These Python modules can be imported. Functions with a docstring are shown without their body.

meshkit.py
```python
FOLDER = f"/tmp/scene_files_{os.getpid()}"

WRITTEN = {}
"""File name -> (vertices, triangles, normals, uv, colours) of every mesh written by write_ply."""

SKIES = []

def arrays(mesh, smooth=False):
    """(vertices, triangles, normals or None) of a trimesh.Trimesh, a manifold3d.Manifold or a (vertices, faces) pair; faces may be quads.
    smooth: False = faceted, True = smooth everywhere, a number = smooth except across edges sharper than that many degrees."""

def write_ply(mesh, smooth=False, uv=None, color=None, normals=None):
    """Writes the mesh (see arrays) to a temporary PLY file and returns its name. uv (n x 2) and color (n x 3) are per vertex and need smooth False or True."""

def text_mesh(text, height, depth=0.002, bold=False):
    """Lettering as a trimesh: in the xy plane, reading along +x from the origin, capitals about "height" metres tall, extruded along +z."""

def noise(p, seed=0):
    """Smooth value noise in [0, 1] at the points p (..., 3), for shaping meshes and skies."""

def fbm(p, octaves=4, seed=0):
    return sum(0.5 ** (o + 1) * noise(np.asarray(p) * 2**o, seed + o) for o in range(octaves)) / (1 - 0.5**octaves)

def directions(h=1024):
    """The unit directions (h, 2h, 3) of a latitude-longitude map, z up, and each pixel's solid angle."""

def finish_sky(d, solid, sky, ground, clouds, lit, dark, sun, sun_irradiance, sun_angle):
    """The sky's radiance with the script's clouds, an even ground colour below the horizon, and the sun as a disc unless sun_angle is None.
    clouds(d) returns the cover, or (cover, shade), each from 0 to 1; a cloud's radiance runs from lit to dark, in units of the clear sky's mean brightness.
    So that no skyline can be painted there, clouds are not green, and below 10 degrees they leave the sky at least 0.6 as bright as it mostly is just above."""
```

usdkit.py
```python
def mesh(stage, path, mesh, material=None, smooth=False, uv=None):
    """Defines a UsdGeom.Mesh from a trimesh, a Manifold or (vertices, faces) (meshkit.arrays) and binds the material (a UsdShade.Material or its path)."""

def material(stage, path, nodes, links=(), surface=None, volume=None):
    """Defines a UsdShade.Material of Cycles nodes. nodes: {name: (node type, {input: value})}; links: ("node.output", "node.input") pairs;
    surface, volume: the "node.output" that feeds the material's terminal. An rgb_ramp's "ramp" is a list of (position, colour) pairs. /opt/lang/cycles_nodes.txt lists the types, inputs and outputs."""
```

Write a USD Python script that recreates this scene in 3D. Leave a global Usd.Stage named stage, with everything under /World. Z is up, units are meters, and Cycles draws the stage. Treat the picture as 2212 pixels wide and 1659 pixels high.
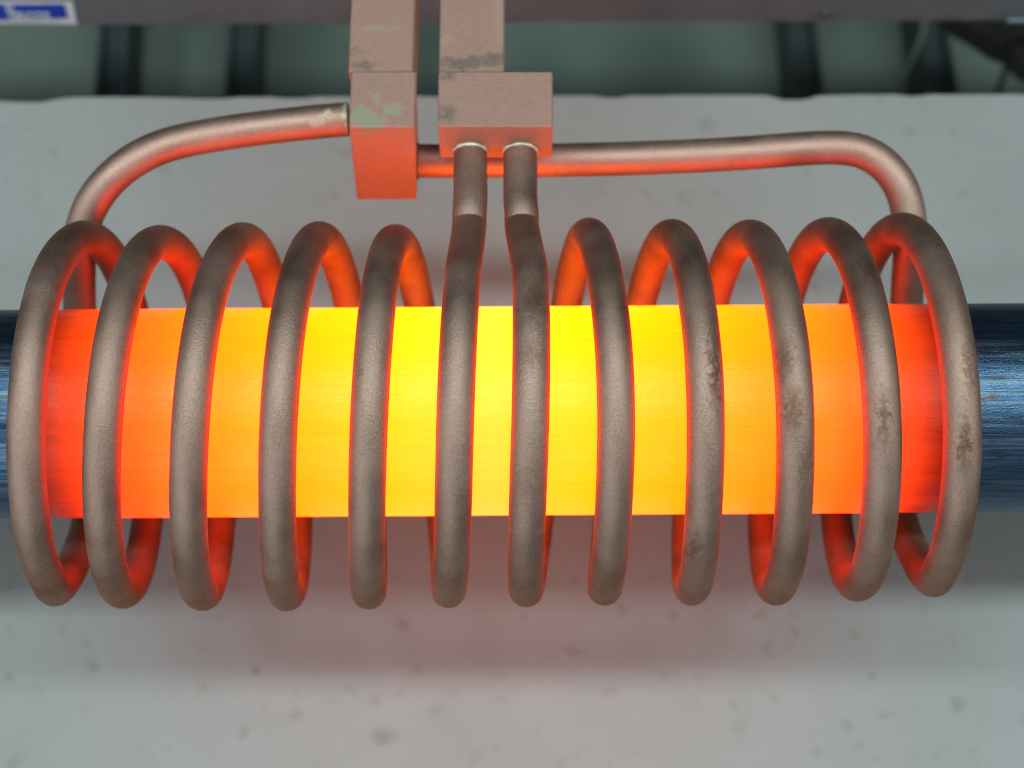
import math
import numpy as np
import trimesh
import usdkit, meshkit
from pxr import Usd, UsdGeom, UsdLux, UsdShade, Gf, Sdf, Vt
from scipy.interpolate import CubicSpline, PchipInterpolator
from shapely.geometry import Polygon

stage = Usd.Stage.CreateInMemory()
UsdGeom.SetStageUpAxis(stage, UsdGeom.Tokens.z)
UsdGeom.SetStageMetersPerUnit(stage, 1.0)
UsdGeom.Xform.Define(stage, '/World')
UsdGeom.Scope.Define(stage, '/World/Looks')

# ------------------------------------------------------------------ camera
W, H, F = 2212.0, 1659.0, 3320.0            # picture measured at 2212 x 1659; F = focal length in those pixels
PITCH = math.radians(69.0)                  # looking steeply down
fwd = np.array([0, math.cos(PITCH), -math.sin(PITCH)])
upv = np.array([0, math.sin(PITCH), math.cos(PITCH)])
rgt = np.array([1.0, 0, 0])
D = 0.7217                                  # metres from the lens to the bar's axis
HB = 0.165                                  # height of the bar's axis over the board
RC, TR, RB = 0.082, 0.0079, 0.0489          # coil radius, tube radius, bar radius
YC0, SLOPE = 887.3, -0.0066                 # the bar's axis in the picture
O = np.array([0, 0, HB])
cam = O - D * (fwd + (H / 2 - YC0) / F * upv)

def at(px, py, depth):
    return cam + depth * ((px - W / 2) / F * rgt + (H / 2 - py) / F * upv + fwd)

def ray(px, py):
    return (px - W / 2) / F * rgt + (H / 2 - py) / F * upv + fwd

def at_z(px, py, z):
    d = ray(px, py)
    return cam + d * (z - cam[2]) / d[2]

def at_y(px, py, y):
    d = ray(px, py)
    return cam + d * (y - cam[1]) / d[1]

c = UsdGeom.Camera.Define(stage, '/World/camera')
c.CreateHorizontalApertureAttr(36.0)
c.CreateVerticalApertureAttr(27.0)
c.CreateFocalLengthAttr(F / W * 36.0)
c.CreateFStopAttr(5.6)
c.CreateFocusDistanceAttr(D - RC + 0.012)
c.CreateClippingRangeAttr(Gf.Vec2f(0.01, 100))
m4 = Gf.Matrix4d(1.0)
for i, v in enumerate((rgt, upv, -fwd)):
    m4.SetRow(i, Gf.Vec4d(*map(float, v), 0))
m4.SetRow(3, Gf.Vec4d(*map(float, cam), 1))
c.AddTransformOp().Set(m4)

# ------------------------------------------------------------------ workshop tube lamp and added fill lights
def rect_light(name, loc, target, w, h, inten, col):
    l = UsdLux.RectLight.Define(stage, '/World/' + name)
    l.CreateWidthAttr(w); l.CreateHeightAttr(h); l.CreateIntensityAttr(inten)
    l.CreateColorAttr(Gf.Vec3f(*col))
    z = np.array(loc, float) - np.array(target, float); z /= np.linalg.norm(z)
    x = np.array([1.0, 0, 0]); y = np.cross(z, x); y /= np.linalg.norm(y); x = np.cross(y, z)
    m = Gf.Matrix4d(1.0)
    for i, v in enumerate((x, y, z)):
        m.SetRow(i, Gf.Vec4d(*map(float, v), 0))
    m.SetRow(3, Gf.Vec4d(*map(float, loc), 1))
    l.AddTransformOp().Set(m)
    return l

rect_light('tube_lamp', (0.1, -0.02, 1.75), (0.1, 0.0, 0), 3.2, 0.17, 22.0, (0.79, 1.0, 0.98))
rect_light('front_fill', (-0.9, -2.2, 0.95), (0, 0, 0.1), 3.4, 1.5, 2.3, (0.82, 0.98, 0.99))  # unseen fill added low in front to lift the shaded undersides
rect_light('side_fill_left', (-2.3, -0.7, 1.25), (0, 0, 0), 2.2, 1.4, 2.2, (0.84, 0.98, 0.99))  # unseen fill added at the left to brighten the shadow under the bar
rect_light('side_fill_right', (2.3, -0.7, 1.25), (0, 0, 0), 2.2, 1.4, 1.9, (0.84, 0.98, 0.97))  # matching added fill from the right, slightly weaker
rect_light('overhead_fill', (0.0, 0.0, 4.2), (0, 0, 0), 5.0, 4.0, 0.6, (0.77, 1.0, 0.98))  # broad unseen fill added overhead for ambient light

# ------------------------------------------------------------------ helpers
used = {}
def numbered(path):
    n = used.get(path, 0); used[path] = n + 1
    return path if n == 0 else f'{path}_{n:03d}'

def keys(p, label=None, cat=None, group=None, kind=None):
    for k, v in (('label', label), ('category', cat), ('group', group), ('kind', kind)):
        if v:
            p.SetCustomDataByKey(k, v)
    return p

def thing(name, label, cat, group=None, loc=(0, 0, 0)):
    x = UsdGeom.Xform.Define(stage, numbered('/World/' + name))
    x.AddTranslateOp().Set(Gf.Vec3d(*map(float, loc)))
    p = keys(x.GetPrim(), label, cat, group)
    origin[str(p.GetPath())] = np.array(loc, float)
    return p
origin = {}

def obj(name, mesh, mat, parent=None, smooth=30, **kw):
    base = str(parent.GetPath()) if parent is not None else '/World'
    off = origin.get('/'.join(base.split('/')[:3]), np.zeros(3))
    if isinstance(mesh, tuple):
        mesh = (np.asarray(mesh[0]) - off, mesh[1])
    else:
        mesh = mesh.copy(); mesh.apply_translation(-off)
    m = usdkit.mesh(stage, numbered(f'{base}/{name}'), mesh, M[mat], smooth=smooth)
    return keys(m.GetPrim(), **kw)

def mat(name, nodes, links, surface):
    M[name] = usdkit.material(stage, '/World/Looks/' + name, nodes, links, surface=surface)
M = {}

def bevel_box(lo, hi, b=0.0008, cuts=None):
    lo, hi = np.array(lo, float), np.array(hi, float)
    pts = []
    for sx in (0, 1):
        for sy in (0, 1):
            for sz in (0, 1):
                s = np.array([sx, sy, sz])
                cnr = np.where(s == 1, hi, lo)
                for k in range(3):
                    off = np.where(s == 1, -b, b).astype(float)
                    off[k] = 0
                    pts.append(cnr + off)
    return trimesh.convex.convex_hull(np.array(pts))

def frames(P):
    T = np.gradient(P, axis=0); T /= np.linalg.norm(T, axis=1)[:, None]
    N = np.zeros_like(P)
    a = np.array([0, 0, 1.0]) if abs(T[0, 2]) < 0.9 else np.array([0, 1.0, 0])
    n = np.cross(T[0], a); N[0] = n / np.linalg.norm(n)
    for i in range(1, len(P)):
        n = N[i - 1] - T[i] * (N[i - 1] @ T[i]); N[i] = n / np.linalg.norm(n)
    return T, N, np.cross(T, N)

def tube(P, N, B, r, k=28, cap0=False, cap1=False):
    n = len(P); r = np.broadcast_to(r, n)
    a = np.linspace(0, 2 * np.pi, k, endpoint=False)
    V = (P[:, None] + r[:, None, None] * (np.cos(a)[None, :, None] * N[:, None] + np.sin(a)[None, :, None] * B[:, None])).reshape(-1, 3)
    i, j = np.meshgrid(np.arange(n - 1), np.arange(k), indexing='ij')
    j2 = (j + 1) % k
    q = np.stack([i * k + j, i * k + j2, (i + 1) * k + j2, (i + 1) * k + j], -1).reshape(-1, 4)
    f = np.vstack([q[:, [0, 1, 2]], q[:, [0, 2, 3]]])
    V = list(V)
    f = list(f)
    for cap, base, pt, flip in ((cap0, 0, P[0], True), (cap1, (n - 1) * k, P[-1], False)):
        if cap:
            V.append(pt); ci = len(V) - 1
            for t in range(k):
                e = [base + t, base + (t + 1) % k, ci]
                f.append(e[::-1] if flip else e)
    return np.array(V), np.array(f)

def resample(P, step):
    s = np.r_[0, np.cumsum(np.linalg.norm(np.diff(P, axis=0), axis=1))]
    n = max(4, int(s[-1] / step))
    u = np.linspace(0, s[-1], n)
    return np.stack([np.interp(u, s, P[:, k]) for k in range(3)], 1)

def spline(P, step=0.002):
    P = np.asarray(P, float)
    s = np.r_[0, np.cumsum(np.linalg.norm(np.diff(P, axis=0), axis=1) ** 0.5)]
    cs = CubicSpline(s, P)
    return resample(cs(np.linspace(0, s[-1], 40 * len(P))), step)

# ------------------------------------------------------------------ materials
def stain_shade_nodes(name, base, spots, stain_shade_col, nodes, links, noise_scale=220, warp=0.006, soft=0.45, gain=1.0):
    """mixes stain_shade_col over 'base' in ragged patches around the given (centre, radius) points"""
    nodes[name + 'g'] = ('geometry', {})
    nodes[name + 'n'] = ('noise_texture', {'scale': noise_scale, 'detail': 4.0, 'roughness': 0.65})
    nodes[name + 'nv'] = ('vector_math', {'math_type': 'multiply_add', 'vector2': (warp * 2,) * 3, 'vector3': (-warp,) * 3})
    nodes[name + 'w'] = ('vector_math', {'math_type': 'add'})
    links += [(name + 'g.position', name + 'n.vector'), (name + 'n.color', name + 'nv.vector1'),
              (name + 'g.position', name + 'w.vector1'), (name + 'nv.vector', name + 'w.vector2')]
    prev = None
    for i, (ctr, rad, amt) in enumerate(spots):
        amt = amt * gain
        ctr = np.asarray(ctr, float); rad = np.broadcast_to(np.asarray(rad, float), 3)
        a = f'{name}s{i}'
        nodes[a] = ('vector_math', {'math_type': 'subtract', 'vector2': tuple(ctr)})
        nodes[a + 'd'] = ('vector_math', {'math_type': 'divide', 'vector2': tuple(rad)})
        nodes[a + 'l'] = ('vector_math', {'math_type': 'length'})
        nodes[a + 'm'] = ('map_range', {'range_type': 'smoothstep', 'from_min': 1.0, 'from_max': soft, 'to_min': 0.0, 'to_max': float(amt), 'clamp': True})
        links += [(name + 'w.vector', a + '.vector1'), (a + '.vector', a + 'd.vector1'), (a + 'd.vector', a + 'l.vector1'), (a + 'l.value', a + 'm.value')]
        if prev is None:
            prev = a + 'm.result'
        else:
            nodes[a + 'x'] = ('math', {'math_type': 'maximum'})
            links += [(prev, a + 'x.value1'), (a + 'm.result', a + 'x.value2')]
            prev = a + 'x.value'
    nodes[name + 'mix'] = ('mix_color', {'b': stain_shade_col})
    links += [(prev, name + 'mix.fac'), (base, name + 'mix.a')]
    return name + 'mix.result', prev

def copper(name, col_a, col_b, rough, spots=(), stain=(0.30, 0.34, 0.27), bump=0.25, stains2=(), stain2=(0.16, 0.085, 0.045), metallic=0.85, scale=(1, 1, 1), s2scale=220, grain=0.75):
    nodes = {'g': ('geometry', {}),
             'mp': ('mapping', {'scale': scale}),
             'n1': ('noise_texture', {'scale': 38.0, 'detail': 5.0, 'roughness': 0.6}),
             'r1': ('rgb_ramp', {'ramp': [(0.30, col_a), (0.70, col_b)]}),
             'n2': ('noise_texture', {'scale': 1050.0, 'detail': 3.0, 'roughness': 0.7}),
             'r2': ('rgb_ramp', {'ramp': [(0.25, (0.62, 0.62, 0.62)), (0.55, (1, 1, 1)), (0.80, (1.25, 1.22, 1.2))]}),
             'mu': ('mix_color', {'blend_type': 'multiply', 'fac': grain, 'use_clamp': False}),
             'b': ('bump', {'strength': bump, 'distance': 0.0005}),
             'rr': ('map_range', {'from_min': 0.3, 'from_max': 0.7, 'to_min': rough - 0.06, 'to_max': rough + 0.08}),
             'p': ('principled_bsdf', {'metallic': metallic, 'distribution': 'ggx', 'specular_tint': (0.85, 0.34, 0.20), 'specular_ior_level': 0.25})}
    links = [('g.position', 'mp.vector'), ('mp.vector', 'n1.vector'), ('mp.vector', 'n2.vector'), ('n1.fac', 'r1.fac'), ('n2.fac', 'r2.fac'),
             ('r1.color', 'mu.a'), ('r2.color', 'mu.b'), ('n2.fac', 'b.height'), ('b.normal', 'p.normal'), ('n1.fac', 'rr.value'), ('rr.result', 'p.roughness')]
    out = 'mu.result'
    if len(stains2):
        out, _ = stain_shade_nodes('t', out, stains2, stain2, nodes, links, noise_scale=s2scale, warp=0.007, soft=-0.05, gain=1.15)
    if len(spots):
        out, f = stain_shade_nodes('v', out, spots, stain, nodes, links)
        nodes['mm'] = ('map_range', {'from_min': 0, 'from_max': 1, 'to_min': metallic, 'to_max': 0.3})
        links += [(f, 'mm.value'), ('mm.result', 'p.metallic')]
    links.append((out, 'p.base_color'))
    mat(name, nodes, links, 'p.BSDF')

# brown oxide smears on the turns at the right
ZF = D - RC - TR
smears = [(at(60 + 0, 1050, ZF), (0.0012, 0.004, 0.01), 0.8), (at(268, 770, ZF), (0.0016, 0.003, 0.01), 0.9), (at(158, 570, ZF + .02), (0.0012, 0.006, 0.02), 0.7), (at(1060 - 50, 960, ZF), (0.0008, 0.012, 0.01), 0.6),
          (at(775, 790, ZF), (0.001, 0.004, 0.01), 0.7), (at(1745, 1000, ZF), (0.004, 0.02, 0.02), 0.5), (at(1885, 560, ZF + .02), (0.006, 0.015, 0.02), 0.5), (at(1460, 560, ZF + .02), (0.006, 0.02, 0.02), 0.5),
          (at(1350, 640, ZF + .01), (0.004, 0.012, 0.02), 0.4), (at(2095, 800, ZF), (0.003, 0.02, 0.02), 0.6),(at(1150, 640, ZF + 0.01), (0.008, 0.020, 0.02), 0.75), (at(1145, 760, ZF), (0.006, 0.012, 0.02), 0.55),
          (at(1545, 800, ZF), (0.004, 0.030, 0.02), 0.8), (at(1700, 770, ZF), (0.007, 0.016, 0.02), 0.75),
          (at(1715, 880, ZF), (0.006, 0.020, 0.02), 0.7), (at(1910, 900, ZF), (0.004, 0.018, 0.02), 0.7),
          (at(2085, 960, ZF), (0.004, 0.020, 0.02), 0.75), (at(2060, 650, ZF), (0.005, 0.030, 0.02), 0.5),
          (at(1860, 700, ZF), (0.005, 0.02, 0.02), 0.45), (at(1500, 1190, ZF + .02), (0.005, 0.012, 0.02), 0.6),
          (at(1130, 1050, ZF), (0.007, 0.014, 0.02), 0.35)]
copper('copper_turn', (0.290, 0.182, 0.146), (0.405, 0.254, 0.206), 0.57, stains2=smears, stain2=(0.13, 0.055, 0.028), s2scale=330, bump=0.42, metallic=1.0)
leadspots = [(at(706, 247, 0.745), (0.005, 0.0022, 0.02), 0.8), (at(690, 268, 0.745), (0.006, 0.0015, 0.02), 0.4), (at(744, 244, 0.745), (0.002, 0.006, 0.02), 0.8),
             (at(1968, 440, 0.735), (0.010, 0.006, 0.02), 0.25)]
copper('copper_lead', (0.405, 0.245, 0.200), (0.52, 0.312, 0.258), 0.58, spots=leadspots, stain=(0.60, 0.52, 0.36), bump=0.25, metallic=0.97)

# the bar: hot in the middle, blue tempered scale where it leaves the coil
def bx(px):
    return (px - W / 2) / F * (D - RB)
heat = [(10, 0.0, 0.0, 0.0), (50, 0.10, 0.002, 0.0005), (95, 0.55, 0.024, 0.003), (135, 0.95, 0.058, 0.004), (205, 1.6, 0.11, 0.007), (262, 2.5, 0.18, 0.009), (350, 3.1, 0.28, 0.008),
        (500, 3.2, 0.50, 0.005), (700, 3.2, 0.78, 0.003), (880, 3.2, 0.98, 0.010), (1000, 3.2, 1.00, 0.030), (1065, 3.2, 1.04, 0.055), (1140, 3.2, 0.98, 0.024),
        (1240, 3.2, 0.97, 0.005), (1420, 3.2, 0.77, 0.002), (1620, 3.2, 0.52, 0.004), (1800, 3.0, 0.30, 0.008), (1870, 2.4, 0.20, 0.008),
        (1945, 1.4, 0.10, 0.005), (1995, 0.92, 0.058, 0.005), (2035, 0.50, 0.018, 0.002), (2080, 0.10, 0.003, 0.001), (2130, 0, 0, 0)]
hx = np.array([h[0] for h in heat]); hx0, hx1 = bx(0), bx(2212)
ramp = [(float((bx(h[0]) - hx0) / (hx1 - hx0)), (h[1] / 3.2 if h[1] > 2 else h[1] / 7.2 * (0.88 + 0.55 * h[1] * max(0, h[1] - 0.6)), h[2] / 7.2, h[3] / 7.2)) for h in heat]
nodes = {'g': ('geometry', {}), 'sx': ('separate_xyz', {}),
         'nw': ('noise_texture', {'scale': 1.0, 'detail': 4.0, 'roughness': 0.6}), 'mw': ('mapping', {'scale': (14, 260, 260)}),
         'wf': ('math', {'math_type': 'multiply_add', 'value2': 0.018, 'value3': -0.009}),
         'fx': ('map_range', {'from_min': hx0, 'from_max': hx1, 'to_min': 0.0, 'to_max': 1.0}),
         # the upper side is the hotter one: shift towards the cool ends on the lower side
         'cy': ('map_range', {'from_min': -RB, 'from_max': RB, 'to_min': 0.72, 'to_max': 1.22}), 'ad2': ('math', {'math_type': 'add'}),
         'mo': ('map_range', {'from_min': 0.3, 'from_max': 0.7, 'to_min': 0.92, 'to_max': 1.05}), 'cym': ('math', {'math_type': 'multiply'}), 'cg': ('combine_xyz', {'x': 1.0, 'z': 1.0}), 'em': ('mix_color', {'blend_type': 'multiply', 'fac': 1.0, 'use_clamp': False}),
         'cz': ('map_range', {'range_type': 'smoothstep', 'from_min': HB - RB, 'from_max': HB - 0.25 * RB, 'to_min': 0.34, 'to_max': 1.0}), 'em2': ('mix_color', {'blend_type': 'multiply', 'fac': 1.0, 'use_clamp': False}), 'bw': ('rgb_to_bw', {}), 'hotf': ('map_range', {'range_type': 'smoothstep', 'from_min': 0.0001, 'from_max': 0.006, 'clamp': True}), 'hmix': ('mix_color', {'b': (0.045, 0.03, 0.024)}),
         'r': ('rgb_ramp', {'ramp': ramp}),
         # scale on the bar
         'ms': ('mapping', {'scale': (4.0, 150, 150)}), 'ns': ('noise_texture', {'scale': 1.0, 'detail': 5.0, 'roughness': 0.65}),
         'rs': ('rgb_ramp', {'ramp': [(0.25, (0.014, 0.016, 0.020)), (0.38, (0.022, 0.037, 0.070)), (0.45, (0.065, 0.125, 0.215)), (0.50, (0.028, 0.05, 0.105)), (0.55, (0.11, 0.17, 0.225)), (0.60, (0.030, 0.052, 0.115)), (0.67, (0.09, 0.14, 0.185)), (0.80, (0.05, 0.075, 0.075))]}),
         'mb': ('mapping', {'scale': (55, 330, 330)}), 'nb': ('noise_texture', {'scale': 1.0, 'detail': 4.0, 'roughness': 0.6}),
         'rb': ('map_range', {'range_type': 'smoothstep', 'from_min': 0.60, 'from_max': 0.66, 'to_min': 0.0, 'to_max': 0.85, 'clamp': True}),
         'mxb': ('mix_color', {'b': (0.075, 0.055, 0.042)}),
         'mf2': ('mapping', {'scale': (45, 700, 700)}), 'nf2': ('noise_texture', {'scale': 1.0, 'detail': 5.0, 'roughness': 0.7}), 'mf': ('mapping', {'scale': (500, 2400, 2400)}), 'nf': ('noise_texture', {'scale': 1.0, 'detail': 3.0, 'roughness': 0.6}),
         'bp': ('bump', {'strength': 0.45, 'distance': 0.0004}),
         'rgh': ('map_range', {'from_min': 0.3, 'from_max': 0.7, 'to_min': 0.24, 'to_max': 0.44}),
         'p': ('principled_bsdf', {'metallic': 0.92, 'emission_strength': 7.2})}
links = [('g.position', 'sx.vector'), ('g.position', 'mw.vector'), ('mw.vector', 'nw.vector'), ('nw.fac', 'wf.value1'),
         ('sx.x', 'fx.value'), ('sx.y', 'cy.value'), ('fx.result', 'ad2.value1'), ('wf.value', 'ad2.value2'), ('ad2.value', 'r.fac'),
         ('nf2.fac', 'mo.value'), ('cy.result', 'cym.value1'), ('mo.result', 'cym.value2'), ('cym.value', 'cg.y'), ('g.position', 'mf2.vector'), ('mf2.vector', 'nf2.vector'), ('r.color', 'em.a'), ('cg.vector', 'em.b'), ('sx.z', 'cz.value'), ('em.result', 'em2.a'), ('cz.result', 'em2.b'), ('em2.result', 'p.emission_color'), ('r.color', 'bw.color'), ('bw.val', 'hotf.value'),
         ('hotf.result', 'hmix.fac'), ('mxb.result', 'hmix.a'), ('hmix.result', 'p.base_color'),
         ('g.position', 'ms.vector'), ('ms.vector', 'ns.vector'), ('ns.fac', 'rs.fac'), ('g.position', 'mb.vector'), ('mb.vector', 'nb.vector'), ('nb.fac', 'rb.value'),
         ('rb.result', 'mxb.fac'), ('rs.color', 'mxb.a'), ('g.position', 'mf.vector'), ('mf.vector', 'nf.vector'),
         ('nf.fac', 'bp.height'), ('bp.normal', 'p.normal'), ('ns.fac', 'rgh.value'), ('rgh.result', 'p.roughness')]
mat('hot_bar', nodes, links, 'p.BSDF')

# pale board with soot specks
bspots = [(at_z(830, 1590, 0), (0.011, 0.007, .02), 0.75), (at_z(868, 1350, 0), (0.006, 0.006, .02), 0.6), (at_z(640, 1545, 0), (.006, .005, .02), .5),
          (at_z(1525, 268, 0), (.010, .009, .02), .45), (at_z(480, 588, 0), (.006, .006, .02), .4), (at_z(1760, 620, 0), (.006, .006, .02), .4),
          (at_z(2070, 1520, 0), (.007, .007, .02), .55), (at_z(1885, 1462, 0), (.005, .004, .02), .45), (at_z(945, 1535, 0), (.008, .006, .02), .35),
          (at_z(1910, 1540, 0), (.009, .004, .02), .35), (at_z(1720, 1365, 0), (.005, .004, .02), .5), (at_z(1660, 1405, 0), (.005, .006, .02), .45),
          (at_z(1975, 460, 0), (.007, .006, .02), .35), (at_z(1360, 560, 0), (.01, .008, .02), .25), (at_z(555, 1448, 0), (.004, .004, .02), .6),
          (at_z(525, 1580, 0), (.005, .006, .02), .5), (at_z(460, 1330, 0), (.012, .006, .02), .3), (at_z(1240, 1405, 0), (.01, .004, .02), .5),
          (at_z(20, 1465, 0), (.005, .005, .02), .5), (at_z(1440, 1460, 0), (.008, .006, .02), .3)]
nodes = {'g': ('geometry', {}), 'n1': ('noise_texture', {'scale': 9.0, 'detail': 5.0, 'roughness': 0.6}),
         'r1': ('rgb_ramp', {'ramp': [(0.30, (0.238, 0.238, 0.236)), (0.70, (0.268, 0.269, 0.270))]}),
         'n2': ('noise_texture', {'scale': 62.0, 'detail': 1.5, 'roughness': 0.5}),
         'r2': ('map_range', {'range_type': 'smoothstep', 'from_min': 0.60, 'from_max': 0.82, 'to_min': 0.0, 'to_max': 0.5, 'clamp': True}),
         'm2': ('mix_color', {'b': (0.18, 0.15, 0.12)}),
         'n3': ('noise_texture', {'scale': 320.0, 'detail': 4.0, 'roughness': 0.6}), 'bp': ('bump', {'strength': 0.25, 'distance': 0.001}),
         'p': ('principled_bsdf', {'roughness': 0.75, 'specular_ior_level': 0.3})}
links = [('g.position', 'n1.vector'), ('g.position', 'n2.vector'), ('g.position', 'n3.vector'), ('n1.fac', 'r1.fac'), ('n2.fac', 'r2.value'), ('r2.result', 'm2.fac'),
         ('r1.color', 'm2.a'), ('n3.fac', 'bp.height'), ('bp.normal', 'p.normal')]
out, _ = stain_shade_nodes('v', 'm2.result', bspots, (0.14, 0.12, 0.095), nodes, links, noise_scale=110, warp=0.005, soft=0.0, gain=0.75)
links.append((out, 'p.base_color'))
mat('pale_board', nodes, links, 'p.BSDF')

def plain(name, col, rough=0.6, metallic=0.0, var=0.25, scale=25.0, spec=0.5):
    a = tuple(x * (1 - var) for x in col); b = tuple(x * (1 + var) for x in col)
    mat(name, {'g': ('geometry', {}), 'n': ('noise_texture', {'scale': scale, 'detail': 4.0, 'roughness': 0.6}),
               'r': ('rgb_ramp', {'ramp': [(0.3, a), (0.7, b)]}), 'p': ('principled_bsdf', {'roughness': rough, 'metallic': metallic, 'specular_ior_level': spec})},
        [('g.position', 'n.vector'), ('n.fac', 'r.fac'), ('r.color', 'p.base_color')], 'p.BSDF')
plain('green_paint', (0.125, 0.145, 0.12), 0.55, var=0.18, scale=6.0)
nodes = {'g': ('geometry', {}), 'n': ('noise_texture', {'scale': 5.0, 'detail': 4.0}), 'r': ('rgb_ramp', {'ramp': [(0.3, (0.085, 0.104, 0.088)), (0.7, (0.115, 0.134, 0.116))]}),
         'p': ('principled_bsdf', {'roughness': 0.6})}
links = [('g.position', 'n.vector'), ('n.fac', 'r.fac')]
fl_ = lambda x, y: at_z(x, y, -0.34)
out, _ = stain_shade_nodes('v', 'r.color', [(fl_(385, 130), (0.022, 0.12, .1), 0.6), (fl_(650, 130), (0.05, 0.3, .1), 0.5), (fl_(920, 100), (0.05, 0.3, .1), 0.75), (fl_(1150, 180), (0.05, 0.08, .1), 0.5),  # soft shading between the rails, painted as darker patches in the floor colour
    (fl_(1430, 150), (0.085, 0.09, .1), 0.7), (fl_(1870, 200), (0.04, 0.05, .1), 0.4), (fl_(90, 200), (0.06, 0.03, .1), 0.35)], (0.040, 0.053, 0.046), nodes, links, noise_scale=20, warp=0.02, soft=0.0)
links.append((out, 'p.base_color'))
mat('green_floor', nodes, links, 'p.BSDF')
plain('dark_rail', (0.030, 0.040, 0.043), 0.5, scale=12.0)
plain('beam_paint', (0.125, 0.128, 0.140), 0.6, var=0.2, scale=18.0)
plain('black_rubber', (0.080, 0.075, 0.058), 0.6)
plain('blue_print', (0.020, 0.05, 0.42), 0.4, var=0.1)
plain('white_print', (0.68, 0.70, 0.74), 0.45, var=0.12, scale=160.0)
plain('soot', (0.03, 0.022, 0.016), 0.8, scale=300.0)
plain('steel', (0.10, 0.13, 0.16), 0.5, metallic=0.6)
plain('solder', (0.50, 0.46, 0.36), 0.35, metallic=0.4, scale=300.0)

# ------------------------------------------------------------------ the surface and what lies beyond it
rng = np.random.default_rng(4)
xs = np.linspace(-0.62, 0.62, 420)
edge = []
chips = [(15, 75, 0.0032), (1735, 45, 0.0035), (1330, 30, 0.0016), (1090, 22, 0.0010), (620, 40, 0.0012), (420, 60, 0.0010), (2000, 25, 0.0010)]
for x in xs:
    px = W / 2 + x * F / 0.94
    e = at_z(px, 208 - 0.003 * (px - 1106), 0.0)[1]
    e += 0.0010 * (meshkit.fbm(np.array([x * 45, 0.3, 0.7]), 4, 3) - 0.5) * 2
    for (cx, cw, dp) in chips:
        e -= dp * math.exp(-((px - cx) / cw) ** 4)
    edge.append((x, e))
poly = Polygon([(-0.62, -0.55)] + [(0.62, -0.55)] + edge[::-1])
slab = trimesh.creation.extrude_polygon(poly, 0.03, engine='earcut')
slab.apply_translation((0, 0, -0.03))
obj('tabletop', slab, 'pale_board', smooth=20, kind='structure')

ZFL = -0.34
fl = trimesh.creation.box(bounds=((-1.6, -1.2, ZFL - 0.05), (1.6, 1.5, ZFL)))
obj('floor', fl, 'green_floor', smooth=False, kind='structure')

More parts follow.
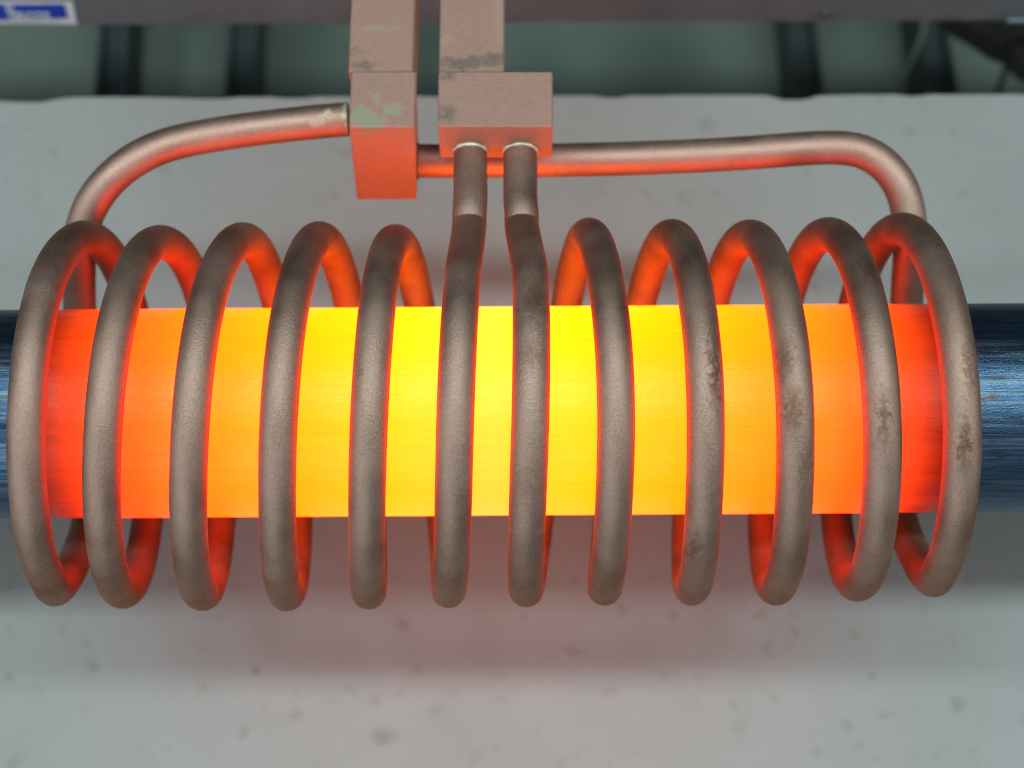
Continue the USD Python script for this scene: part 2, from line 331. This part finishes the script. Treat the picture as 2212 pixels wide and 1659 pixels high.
rails = [((222, 282, 50), (213, 276, 205), 'dark rail on green floor, leftmost, just right of the blue sticker'),
         ((500, 558, 50), (492, 553, 205), 'dark rail on green floor, between the leftmost rail and the copper bars'),
         ((1696, 1756, 42), (1712, 1772, 205), 'dark rail on green floor, first one to the right of the copper blocks'),
         ((1978, 2036, 40), (1996, 2060, 205), 'dark rail on green floor, rightmost, beside the hanging black cable')]
for (a0, a1, ay), (b0, b1, by), lab in rails:
    zt = ZFL + 0.05
    yfar, ynear = 30.0, 330.0
    def sec(py):
        t = (py - ay) / (by - ay)
        l, r = at_z(a0 + t * (b0 - a0), py, zt), at_z(a1 + t * (b1 - a1), py, zt)
        return l, r
    l0, r0 = sec(-60.0); l1, r1 = sec(240.0)
    t = thing('floor_rail', lab, 'rail', 'dark rails lying on the green floor', loc=((l1 + r1) / 2 * np.array([1, 1, 0]) + np.array([0, 0, ZFL])))
    top = []
    for (p, z) in ((l0, zt), (r0, zt), (l1, zt), (r1, zt)):
        top += [p, np.array([p[0], p[1], ZFL + 0.002])]
    web = trimesh.convex.convex_hull(np.array(top))
    obj('web', web, 'dark_rail', t, smooth=20)
    def strip(f0, f1, z0, z1):
        pts = []
        for (l, r) in ((l0, r0), (l1, r1)):
            for f in (f0, f1):
                p = l + (r - l) * f
                pts += [np.array([p[0], p[1], z0]), np.array([p[0], p[1], z1])]
        return trimesh.convex.convex_hull(np.array(pts))
    obj('flange', strip(-0.02, 0.16, zt + 0.001, zt + 0.012), 'dark_rail', t, smooth=20)
    obj('flange', strip(0.84, 1.02, zt + 0.001, zt + 0.012), 'dark_rail', t, smooth=20)

# grey beam with the blue sticker
bl, br = at_z(0, 58, -0.005), at_z(2212, 47, -0.005)
ybeam = (bl[1] + br[1]) / 2
beam = thing('machine_beam', 'grey painted machine beam with a blue sticker, crossing behind the copper bars', 'beam', loc=(0, ybeam, -0.005))
tilt = (br[1] - bl[1]) / (br[0] - bl[0])
def beam_pt(x, dy, z):
    return np.array([x, ybeam + tilt * x + dy, z])
pts = [beam_pt(x, dy, z) for x in (-0.7, 0.7) for dy in (0, 0.06) for z in (-0.003, 0.085)] + [beam_pt(x, dy, -0.005) for x in (-0.7, 0.7) for dy in (0.002, 0.058)]
obj('rail_body', trimesh.convex.convex_hull(np.array(pts)), 'beam_paint', beam, smooth=20)
def on_beam(px, py, dy):
    d = ray(px, py)
    # plane: y - tilt*x = ybeam + dy
    t = (ybeam + dy - (cam[1] - tilt * cam[0])) / (d[1] - tilt * d[0])
    return cam + d * t
def beam_plate(quad, d0, d1):
    pts = [on_beam(px, py, dd) for px, py in quad for dd in (d0, d1)]
    return trimesh.convex.convex_hull(np.array(pts))
st = obj('sticker', beam_plate([(-60, 2), (155, 2), (167, 52.5), (-60, 51)], -0.0004, 0.0004), 'white_print', beam, smooth=False, label='blue and white sticker with small white lettering')
obj('blue_panel', beam_plate([(-60, 10), (139, 9), (147, 39), (-60, 45)], -0.0009, -0.0002), 'blue_print', st, smooth=False)
def letters(text, px, py, hpx, sx, name='lettering'):
    t = meshkit.text_mesh(text, hpx / 3800.0 / 0.40, 0.0004)
    v = t.vertices
    o = on_beam(px, py, -0.0012)
    t.vertices = np.stack([o[0] + v[:, 0] * sx, o[1] + tilt * (v[:, 0]) - v[:, 2], o[2] + v[:, 1]], 1)
    t.fix_normals()
    obj(name, t, 'white_print', st, smooth=False)
letters('8', 22, 44, 24, 0.5)
letters('BOZE', 42, 44, 12.5, 0.72)
# small bolt head on the beam
bo = on_beam(1783, 27, 0)
bolt = trimesh.creation.cylinder(radius=0.0024, height=0.003, sections=10)
bolt.apply_transform(trimesh.transformations.rotation_matrix(math.pi / 2, (1, 0, 0))); bolt.apply_translation(bo + np.array([0, -0.001, 0]))
obj('bolt', bolt, 'black_rubber', beam, smooth=20)

# dark bracket and cable in the corner
zc = -0.16
def slab_px(poly, z0, z1):
    P = Polygon([tuple(at_z(x, y, z1)[:2]) for x, y in poly])
    m = trimesh.creation.extrude_polygon(P, z1 - z0, engine='earcut'); m.apply_translation((0, 0, z0)); return m
br_ = thing('steel_bracket', 'black tapered steel bracket under the beam in the top right corner', 'bracket', loc=at_z(2190, 80, zc - 0.02))
obj('arm', slab_px([(2040, 20), (2064, 42), (2110, 68), (2150, 96), (2185, 108), (2212, 140), (2290, 175), (2330, 60), (2290, 10)], zc - 0.02, zc), 'black_rubber', br_, smooth=20)
P = np.array([on_beam(x, 45 - (x - 2174) * 0.02, -0.003) for x in (2174, 2240, 2330)])
P = resample(P, 0.01); T_, N_, B_ = frames(P)
obj('bright_pin', tube(P, N_, B_, 0.0022, 14, True, True), 'steel', beam, smooth=30)
P = np.array([at_z(2206, 78, zc + 0.004), at_z(2250, 80, zc + 0.004), at_z(2330, 82, zc + 0.004)])
P = resample(P, 0.01); T_, N_, B_ = frames(P)
obj('pin', tube(P, N_, B_, 0.002, 14, True, True), 'steel', br_, smooth=30)
cb = spline([at_z(2215, 60, zc + .012), at_z(2190, 82, zc + .012), at_z(2180, 110, zc - .01), at_z(2175, 140, zc - 0.04), at_z(2166, 172, zc - 0.08), at_z(2150, 215, zc - 0.12), at_z(2120, 280, ZFL + 0.006)], 0.004)
T_, N_, B_ = frames(cb)
keys(obj('cable', tube(cb, N_, B_, 0.0026, 14, True, True), 'black_rubber', smooth=30), 'thin black cable hanging in a curve from the corner bracket to the floor', 'cable')
cb = spline([at_z(1998, 40, -0.25), at_z(1984, 95, -0.27), at_z(1960, 150, -0.29), at_z(1935, 220, -0.31), at_z(1915, 290, ZFL + 0.004)], 0.004)  # thin tube added in place of a faint slanting shadow line
T_, N_, B_ = frames(cb)
keys(obj('cable', tube(cb, N_, B_, 0.002, 12, True, True), 'green_paint', smooth=30), 'added grey green strand in place of a faint shadow line beside the rightmost floor rail', 'cable')

# ------------------------------------------------------------------ the bar
a0, a1 = -0.50, 0.50
sl = -SLOPE * 1.0
axis_dir = rgt + sl * upv; axis_dir /= np.linalg.norm(axis_dir)
n = 260
P = np.array([O + axis_dir * t for t in np.linspace(a0, a1, n)])
T_, N_, B_ = frames(P)
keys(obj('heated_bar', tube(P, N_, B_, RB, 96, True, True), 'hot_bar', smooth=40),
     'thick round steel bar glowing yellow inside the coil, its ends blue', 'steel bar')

# ------------------------------------------------------------------ the coil
#        x_top  y_top  x_mid  x_bot  y_bot
turns = [(195, 475, 57, 140, 1312), (360, 485, 222, 275, 1314), (533, 479, 412, 443, 1319), (697, 477, 603, 625, 1320), (862, 483, 797, 798, 1316),
         (1019, 478, 984, 970, 1313), (1119, 478, 1146, 1140, 1311), (1266, 469, 1330, 1305, 1308), (1441, 472, 1525, 1490, 1308), (1611, 473, 1720, 1668, 1307),
         (1780, 468, 1904, 1842, 1299), (1935, 458, 2077, 1990, 1290)]
def yc(px): return YC0 + SLOPE * (px - W / 2)
def X(px, dep): return (px - W / 2) / F * dep
def cpos(Xw, phi, Rr):
    cv = (H / 2 - YC0) / F * D - SLOPE * Xw * 1.0
    v = cv + Rr * np.cos(phi); w = D - np.where(np.abs(np.cos(phi)) > 2, Rr, RC) * np.sin(phi)
    return cam + Xw[:, None] * rgt + v[:, None] * upv + w[:, None] * fwd
def Rtop(px, py): return (yc(px) - py) / F * D / 1.0075 - TR
def Rbot(px, py): return (py - yc(px)) / F * D / 1.0075 - TR

def half(side):
    """centre line of one half: lead, turns, feed tube, with cut marks"""
    ts = turns[:6] if side < 0 else turns[6:][::-1]
    ph, xx, rr = [], [], []
    base = 0.0
    for k, (xt, yt, xm, xb, yb) in enumerate(ts):
        # bottom -> front -> top, then over the back
        ph += [base + 180, base + 90, base + 0]
        xx += [X(xb, D), X(xm, D - RC), X(xt, D)]
        rr += [Rbot(xb, yb), RC, Rtop(xt, yt)]
        if k + 1 < len(ts):
            ph.append(base - 90)
            xx.append((X(xt, D) + X(ts[k + 1][3], D)) / 2); rr.append(RC)
        base -= 360
    ph = np.radians(np.array(ph, float)); xx = np.array(xx); rr = np.array(rr)
    u = -ph
    cx = CubicSpline(u, xx); cr = PchipInterpolator(u, rr)
    last = u[-1]
    uu = np.linspace(u[0] - math.radians(0), last - math.radians(33), int((last - u[0]) * RC / 0.0016))
    Xw = cx(uu) + 0.0006 * np.array([meshkit.noise(np.array([q * 1.3, 0.5 + side, 2.0]), 5) - 0.5 for q in uu]) * 2
    coil = cpos(Xw, -uu, cr(uu))
    cuts = [math.radians(-180 + 360 * k + 270) for k in range(len(ts) - 1)]
    return coil, uu, cuts

coil_thing = thing('induction_coil', 'copper tube induction coil of twelve turns hung from two copper blocks and bars', 'induction coil', loc=(0, 0, HB))
ZL = HB + 0.0495          # height of the two feed tubes
ZT = HB + 0.066          # top of the blocks and bars
yf = at_z(1070, 274, ZT)[1]      # front face of the blocks

leadA = [at(752, 258, 0.752), at(700, 262, 0.752), at(560, 277, 0.752), at(430, 297, 0.750), at(335, 323, 0.746), at(255, 372, 0.742), at(202, 435, 0.744), at(176, 505, 0.752),
         at(170, 580, 0.766), at(172, 660, 0.782), at(178, 780, 0.797), at(184, 900, 0.803), at(190, 1020, 0.799), at(190, 1120, 0.784), at(182, 1200, 0.763)]
leadB = [at(898, 347, 0.760), at(960, 348, 0.760), at(1200, 346, 0.760), at(1450, 339, 0.758), at(1660, 327, 0.756), at(1790, 319, 0.755), at(1868, 330, 0.754), at(1925, 372, 0.752), at(1956, 432, 0.752), at(1966, 505, 0.757),
         at(1963, 580, 0.770), at(1958, 660, 0.784), at(1950, 780, 0.798), at(1945, 900, 0.803), at(1944, 1020, 0.797), at(1946, 1110, 0.782), at(1957, 1190, 0.762)]
feeds = {-1: (1014, 1016, 1016), 1: (1127, 1124, 1124)}
radfn = lambda P: TR * (1 + 0.012 * (meshkit.fbm(P * 60, 3, 8) - 0.5) * 2)

for side, lead in ((-1, leadA), (1, leadB)):
    coil, uu, cuts = half(side)
    fx = feeds[side]
    end = [at_z(fx[0], 484, ZL - 0.0006), at_z(fx[0], 466, ZL), at_z(fx[1], 430, ZL - 0.0008), at_z(fx[1], 390, ZL - 0.0030), at_z(fx[2], 362, ZL - 0.0046)]
    yin = yf + 0.004
    e = at_z(fx[2], 335, ZL - 0.006); e[1] = yin
    end.append(e)
    skip = 14
    path = np.vstack([np.array(lead)[:-1], coil[skip::10], np.array(end)])
    P = spline(path, 0.0016)
    # arc positions of the cuts
    T_, N_, B_ = frames(P)
    R_ = radfn(P)
    k_ = int(np.argmin(np.linalg.norm(P - np.array(lead)[-2], axis=1)))
    R_ = R_ * (1 + 0.05 * np.clip((k_ - np.arange(len(P))) / 60.0, 0, 1))
    idx = []
    for cu in cuts:
        q = coil[np.argmin(np.abs(uu - cu))]
        idx.append(int(np.argmin(np.linalg.norm(P - q, axis=1))))
    i0 = int(np.argmin(np.linalg.norm(P - np.array(lead)[-2], axis=1)))
    top = np.array(end)[0]
    i1 = int(np.argmin(np.linalg.norm(P - top, axis=1)))
    marks = [0, i0] + idx + [i1, len(P) - 1]
    parts = ['lead_tube'] + ['coil_turn'] * (len(marks) - 3) + ['feed_tube']
    labs = {(-1, 'lead_tube'): 'short copper lead tube bending from the left block down behind the first turn',
            (1, 'lead_tube'): 'long copper lead tube running right behind the blocks to the last turn',
            (-1, 'feed_tube'): 'left of the two short tubes under the wide block', (1, 'feed_tube'): 'right of the two short tubes under the wide block'}
    segs = list(zip(parts, marks[:-1], marks[1:]))
    if side > 0:
        segs = segs[::-1]
    for nm, a, b in segs:
        sl_ = slice(a, b + 1)
        k0, k1 = a == 0, b == len(P) - 1
        obj(nm, tube(P[sl_], N_[sl_], B_[sl_], R_[sl_], 32, k0, k1), 'copper_lead' if nm == 'lead_tube' else 'copper_turn', coil_thing, smooth=50, label=labs.get((side, nm)))

# blocks and bars
def xz(px, py): return at_z(px, py, ZT)[0]
zbR = at_y(1070, 343, yf)[2]
zbL = at_y(830, 432, yf)[2]
yb = at_z(1000, 154, ZT)[1]
ytop = yb + 0.20
patch = [(at_z(800, 262, ZT), (.009, .006, .01), .9), (at_z(778, 250, ZT), (.006, .007, .01), .9), (at_z(845, 238, ZT), (.006, .004, .01), .8), (at_z(815, 215, ZT), (.002, .006, .01), .6),
         (at_z(1078, 40, ZT), (.004, .022, .01), .3), (at_z(820, 62, ZT), (.014, .002, .01), .45), (at_z(960, 85, ZT), (.004, .004, .01), .35)]
greys = [(at_z(785, 138, ZT), (.010, .0040, .01), .95), (at_z(1000, 135, ZT), (.022, .0055, .01), 1.0), (at_z(1065, 128, ZT), (.012, .006, .01), .95), (at_z(966, 165, ZT), (.007, .004, .01), .9),
         (at_z(966, 245, ZT), (.0065, .007, .01), 1.0), (at_z(760, 110, ZT), (.012, .002, .01), .4)]
copper('copper_block', (0.53, 0.295, 0.242), (0.62, 0.345, 0.286), 0.80, spots=patch, stains2=greys, stain2=(0.29, 0.215, 0.18), s2scale=260, stain=(0.25, 0.26, 0.175), bump=0.18, grain=0.4, metallic=0.97, scale=(0.35, 1, 1))
xl0, xl1 = xz(754, 275), xz(896, 275)
xr0, xr1 = xz(945, 270), xz(1195, 270)
lb = bevel_box((xl0, yf, zbL), (xl1, yb, ZT), 0.0007)
lb.vertices[:, 0] -= (ZT - lb.vertices[:, 2]) * 0.045
obj('terminal_block', lb, 'copper_block', coil_thing, smooth=20, label='tall narrow copper block with greenish braze, left of the pair')
obj('terminal_block', bevel_box((xr0, yf + 0.0003, zbR), (xr1, yb, ZT), 0.0007), 'copper_block', coil_thing, smooth=20, label='wide copper block with two tubes entering it, right of the pair')
zb2 = ZT - 0.030
obj('busbar', bevel_box((xz(752, 150), yb + 0.0003, zb2), (xz(892, 150), ytop, ZT - 0.0004), 0.0007), 'copper_block', coil_thing, smooth=20, label='flat copper bar running back from the tall left block')
obj('busbar', bevel_box((xz(948, 150), yb + 0.0003, zb2), (xz(1089, 150), ytop, ZT - 0.0004), 0.0007), 'copper_block', coil_thing, smooth=20, label='flat copper bar running back from the wide right block')
# braze rings
def ring(center, axis, r, t, seed, name='braze_ring', mt='solder', **kw):
    tor = trimesh.creation.torus(major_radius=r, minor_radius=t, major_sections=40, minor_sections=12)
    v = tor.vertices
    nz = meshkit.fbm(v * 420 + seed, 3, seed) - 0.5
    tor.vertices = v * (1 + nz[:, None] * np.array([0.14, 0.14, 0.9]))
    tor.apply_transform(trimesh.geometry.align_vectors((0, 0, 1), axis)); tor.apply_translation(center)
    obj(name, tor, mt, coil_thing, smooth=60, **kw)
for k, side in enumerate((-1, 1)):
    px = feeds[side][2]
    e = at_z(px, 335, ZL - 0.006); e[1] = yf - 0.0005
    ring(e, (0, 1, 0), TR - 0.0002, 0.0010, 3 + k)
ring(at(750, 258, 0.752), (1, 0, 0), TR - 0.0003, 0.0008, 7)
ring(at(899, 347, 0.760), (1, 0, 0), TR + 0.0003, 0.0013, 9, mt='soot', label='dark sooty braze collar where the long lead meets the tall block')
